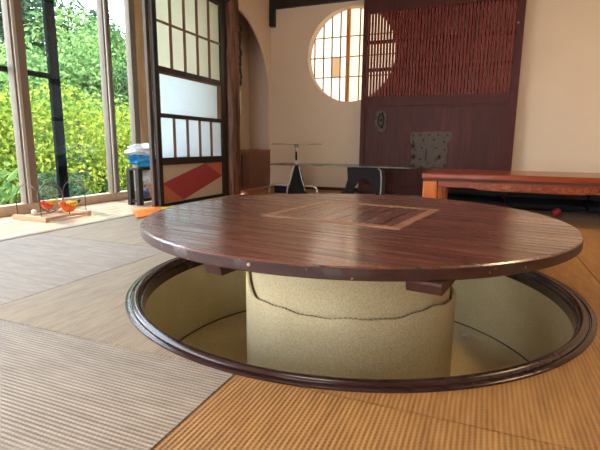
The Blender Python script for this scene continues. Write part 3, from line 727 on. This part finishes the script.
# ------------------------------------------------------------------ veranda: rack with bags
rk = thing('wooden_rack', 'small dark wooden rack at the veranda end, loaded with blue and white bags', 'rack', (-2.66, 3.10, 0))
for x in (-2.61, -2.70):
    for y in (2.90, 3.37):
        MB().box(x-.018, x+.018, y-.024, y+.024, 0, .285).build('leg', M['dark'], rk, bevel=.002)
MB().box(-2.715,-2.590,2.875,3.39,.285,.30).build('top_board', M['dark'], rk); MB().box(-2.682,-2.628,2.885,3.38,.02,.045).build('shelf', M['dark'], rk)
def lump(name, c, r, sc, col, seed, lab, cat, rough=.5):
    o = MB().ball(c, r, 4, sc, .45, seed).build(name, plain(name+str(seed), col, rough), None, loc=(c[0],c[1],c[2]-r*sc[2]))
    tag(o, lab, cat)
lump('blue_bag', (-2.66,3.07,.365), .14, (.62,1.3,.46), (.03,.30,.62), 2, 'crumpled bright blue cloth bag on top of the wooden rack', 'bag')
lump('white_bag', (-2.66,3.07,.445), .145, (.68,1.35,.36), (.80,.83,.88), 5, 'crumpled white plastic bag topmost on the wooden rack', 'bag', .25)
lump('white_bag', (-2.64,3.08,.215), .085, (.5,1.5,.65), (.75,.76,.8), 8, 'white crumpled bag hanging inside the rack under its top board', 'bag', .3)
lump('tan_pouch', (-2.64,3.10,.10), .07, (.6,1.2,.75), (.60,.33,.2), 9, 'tan pouch on the lower shelf of the wooden rack', 'pouch')
lump('blue_pouch', (-2.65,3.00,.09), .055, (.7,1,.75), (.12,.2,.42), 11, 'dull blue pouch on the lower shelf of the wooden rack', 'pouch')
# orange cloth over the sill
def cloth(name, P, mat, lab, cat):
    b = MB(); N = 10; V = []
    for i in range(N+1):
        row = []
        for j in range(N+1):
            u, v = i/N, j/N
            x = (1-u)*(1-v)*P[0][0]+u*(1-v)*P[1][0]+u*v*P[2][0]+(1-u)*v*P[3][0]; y = (1-u)*(1-v)*P[0][1]+u*(1-v)*P[1][1]+u*v*P[2][1]+(1-u)*v*P[3][1]
            row.append(b.bm.verts.new((x, y, .010+.006*NZ.noise(Vector((x*18,y*18,0))))))
        V.append(row)
    for i in range(N):
        for j in range(N): b.bm.faces.new((V[i][j],V[i+1][j],V[i+1][j+1],V[i][j+1])).smooth = True
    o = b.build(name, mat, None, loc=(P[0][0],P[0][1],.004)); s = o.modifiers.new('s','SOLIDIFY'); s.thickness = .005
    tag(o, lab, cat)
cloth('orange_cloth', [(-2.44,2.62),(-2.14,2.34),(-2.08,2.60),(-2.36,2.90)], plain('orange_cloth', (.85,.20,.01), .8), 'bright orange cloth lying on the sill behind the left edge of the round table', 'cloth')
cloth('yellow_cloth', [(-2.32,2.80),(-2.12,2.62),(-2.06,2.72),(-2.29,2.92)], plain('yellow_cloth', (.75,.62,.03), .8), 'small yellow cloth lying beside the orange cloth at the screen foot', 'cloth')

# ------------------------------------------------------------------ garden
struct(MB().box(-30, XW-.07, -12, 26, -.5, -.42), 'ground', plain('mossy_ground', (.10,.15,.04), .95, 0, .4, 3))
def leaves(name, blobs, n, size, mat, parent, seed, asp=.5, shell=.75):
    rs = np.random.RandomState(seed)
    vol = np.array([b[3]*b[4]*b[5] for b in blobs])**.66; cnt = (vol/vol.sum()*n).astype(int)
    pos = []; nor = []
    for bl, k in zip(blobs, cnt):
        d = rs.normal(size=(k,3)); d /= np.linalg.norm(d, axis=1)[:,None]
        r = shell+(1-shell)*rs.rand(k)**.6; r = r*(1+.12*np.sin(d[:,0]*7+bl[0]*3)*np.cos(d[:,2]*6+bl[1]))
        pos.append(np.array(bl[:3])+d*r[:,None]*np.array(bl[3:6])); nor.append(d)
    pos = np.concatenate(pos); nor = np.concatenate(nor)+rs.normal(size=pos.shape)*.6+np.array([0,0,.35]); nor /= np.linalg.norm(nor, axis=1)[:,None]
    N = len(pos); t = np.cross(nor, rs.normal(size=(N,3))); t /= np.linalg.norm(t, axis=1)[:,None]; bt = np.cross(nor, t)
    s = size*(.6+.8*rs.rand(N))[:,None]
    V = np.stack([pos-t*s, pos-bt*s*asp+nor*s*.15, pos+t*s, pos+bt*s*asp+nor*s*.15], 1).reshape(-1,3) - np.array(parent.location)
    me = bpy.data.meshes.new(name); me.from_pydata(V.tolist(), [], [(4*i,4*i+1,4*i+2,4*i+3) for i in range(N)]); me.materials.append(mat)
    o = bpy.data.objects.new(name, me); C.objects.link(o); o.parent = parent
    return o
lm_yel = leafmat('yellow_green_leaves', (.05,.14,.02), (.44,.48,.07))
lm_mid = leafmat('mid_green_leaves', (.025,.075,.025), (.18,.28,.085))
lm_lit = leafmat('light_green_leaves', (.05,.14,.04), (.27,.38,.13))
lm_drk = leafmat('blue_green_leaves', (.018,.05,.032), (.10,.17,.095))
bark = plain('bark', (.10,.07,.05), .9, 0, .3, 20, .5)
def tree(x, y, h, w, lm, n, size, seed, lab, group, asp=.5, low=.15, nb=9, cat='tree', name='garden_tree'):
    T = thing(name, lab, cat, (x, y, -.42), group)
    rs = np.random.RandomState(seed+100); bl = []
    for i in range(nb):
        u = (i+.5)/nb; z = -.42+h*(low+(1-low)*u); ww = w*(.55+.6*math.sin(PI*min(1,u*.85+.2)))
        a = rs.rand()*2*PI; d = ww*.35*rs.rand()**.5
        bl.append((x+d*math.cos(a), y+d*math.sin(a), min(z, -.42+h-.16*h), ww*.55, ww*.55, h*.16+ww*.08))
    leaves('foliage', bl, n, size, lm, T, seed, asp, .55)
    b = MB(); b.tube([(x,y,-.42),(x+.03*w,y,-.42+h*.4),(x-.02*w,y+.03*w,-.42+h*.8)], [.05*w+.02,.04*w+.01,.01], 8)
    b.build('trunk', bark, T)
# far trees
D2 = lambda d, deg: (-d*math.sin(math.radians(deg)), d*math.cos(math.radians(deg)))
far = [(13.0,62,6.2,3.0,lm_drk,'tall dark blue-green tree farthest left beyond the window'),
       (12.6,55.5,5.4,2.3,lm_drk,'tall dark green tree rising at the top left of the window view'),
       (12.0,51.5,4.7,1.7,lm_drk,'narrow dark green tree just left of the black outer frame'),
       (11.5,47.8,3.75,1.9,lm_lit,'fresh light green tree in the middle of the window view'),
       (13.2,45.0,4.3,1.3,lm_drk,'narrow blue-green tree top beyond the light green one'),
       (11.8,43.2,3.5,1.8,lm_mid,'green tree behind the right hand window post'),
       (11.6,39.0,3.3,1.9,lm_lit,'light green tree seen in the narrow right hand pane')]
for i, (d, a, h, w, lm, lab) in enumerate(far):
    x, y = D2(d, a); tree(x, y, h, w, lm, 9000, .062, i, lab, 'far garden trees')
mid = [(8.9,60,2.7,1.5,lm_mid,'mid-height green bush at the far left of the garden'),
       (8.6,54.6,2.5,1.4,lm_lit,'light green bushy tree at the left edge of the window view'),
       (9.0,50.6,2.2,1.2,lm_mid,'green bush between the first post and the black frame'),
       (8.6,47.0,2.75,1.4,lm_lit,'light green bushy tree just right of the black frame'),
       (9.0,43.2,2.2,1.2,lm_drk,'dark green bush behind the right window post'),
       (8.8,39.4,2.4,1.2,lm_mid,'green bush in the narrow right hand pane')]
for i, (d, a, h, w, lm, lab) in enumerate(mid):
    x, y = D2(d, a); tree(x, y, h, w, lm, 8000, .042, 20+i, lab, 'middle garden bushes', low=.05)
near = [(6.3,59.5,1.45,1.1,lm_yel,'yellow-green shrub at the left edge of the garden'),
        (6.4,53.6,1.50,1.1,lm_yel,'yellow-green shrub behind the wire stand ornament'),
        (6.1,48.2,1.60,1.1,lm_yel,'tall yellow-green shrub right of the black frame'),
        (6.8,43.6,1.35,1.0,lm_yel,'yellow-green shrub behind the right hand window post'),
        (7.0,39.3,1.55,1.0,lm_yel,'bright yellow shrub low in the narrow right pane')]
for i, (d, a, h, w, lm, lab) in enumerate(near):
    x, y = D2(d, a); tree(x, y, h, w, lm, 7000, .027, 40+i, lab, 'near yellow-green shrubs', low=.05, cat='shrub', name='garden_shrub')
for i, (x, y, h, w, lab) in enumerate(((-4.1,3.3,.62,.55,'low dark green clump just outside the glass, behind the bottom rail'),(-4.5,4.35,.62,.6,'low dark green clump outside the right hand pane'))):
    tree(x, y, h, w, lm_drk, 3000, .022, 60+i, lab, 'low clumps under the glass', low=.05, cat='shrub', name='garden_shrub')
tree(-3.95, 2.42, .95, .55, lm_lit, 420, .075, 71, 'broad-leaved light green plant close outside the first pane, at the left edge', 'low clumps under the glass', .38, .2, 5, 'shrub', 'broad_leaved_plant')

ap_ = thing('air_plant', 'small pale green trailing plant hanging in the wire ring', 'plant', (-2.70, 2.13, .16))
leaves('foliage', [(-2.70,2.13,.185,.035,.06,.03),(-2.70,2.17,.165,.03,.04,.03)], 260, .011, leafmat('pale_leaves', (.10,.22,.12), (.5,.62,.45)), ap_, 90)
# ------------------------------------------------------------------ light
W = bpy.data.worlds.new('world'); bpy.context.scene.world = W; W.use_nodes = True
nt = W.node_tree; bg = nt.nodes['Background']
tc = nd(nt, 'ShaderNodeTexCoord'); sep = nd(nt, 'ShaderNodeSeparateXYZ'); L(nt, tc.outputs['Generated'], sep.inputs[0])
r = nd(nt, 'ShaderNodeValToRGB'); r.color_ramp.elements[0].position = 0; r.color_ramp.elements[1].position = .8
r.color_ramp.elements[0].color = (.93,.97,1,1); r.color_ramp.elements[1].color = (.62,.78,1,1)
L(nt, sep.outputs[2], r.inputs[0]); L(nt, r.outputs[0], bg.inputs['Color']); bg.inputs['Strength'].default_value = 8.5
sun = bpy.data.lights.new('sun', 'SUN'); sun.energy = 9; sun.angle = math.radians(1.5); sun.color = (1,.95,.85)
so = bpy.data.objects.new('sun', sun); C.objects.link(so); so.rotation_euler = Vector((.34,-.12,-.93)).to_track_quat('-Z','Y').to_euler()
def lamp(loc, label, watts, col, size):
    t = thing('unseen_ceiling_lamp', label, 'lamp', loc)
    b = MB(); b.box(loc[0]-size-.02, loc[0]+size+.02, loc[1]-size-.02, loc[1]+size+.02, ZC-.05, ZC-.001); b.build('frame', M['postw'], t)
    em, nt2, bs = new_mat('lamp_diffuser'); bs.inputs['Emission Color'].default_value = rgba(col); bs.inputs['Emission Strength'].default_value = watts; bs.inputs['Base Color'].default_value = (.8,.8,.8,1)
    b = MB(); b.box(loc[0]-size, loc[0]+size, loc[1]-size, loc[1]+size, ZC-.075, ZC-.05); b.build('diffuser', em, t)
lamp((1.6, 2.6, ZC-.001), 'unseen square ceiling lamp above the right side of the room', 22, (1,.74,.44), .30)
lamp((-.6, .2, ZC-.001), 'unseen square fill lamp added above the near side of the room', 12, (1,.88,.72), .30)  # unseen fill lamp, added to brighten the interior

# ------------------------------------------------------------------ colour
sc = bpy.context.scene
sc.view_settings.view_transform = 'Standard'; sc.view_settings.look = 'None'; sc.view_settings.exposure = .22; sc.view_settings.gamma = 1
sc.view_settings.use_curve_mapping = False
sc.cycles.max_bounces = 8; sc.cycles.transparent_max_bounces = 12
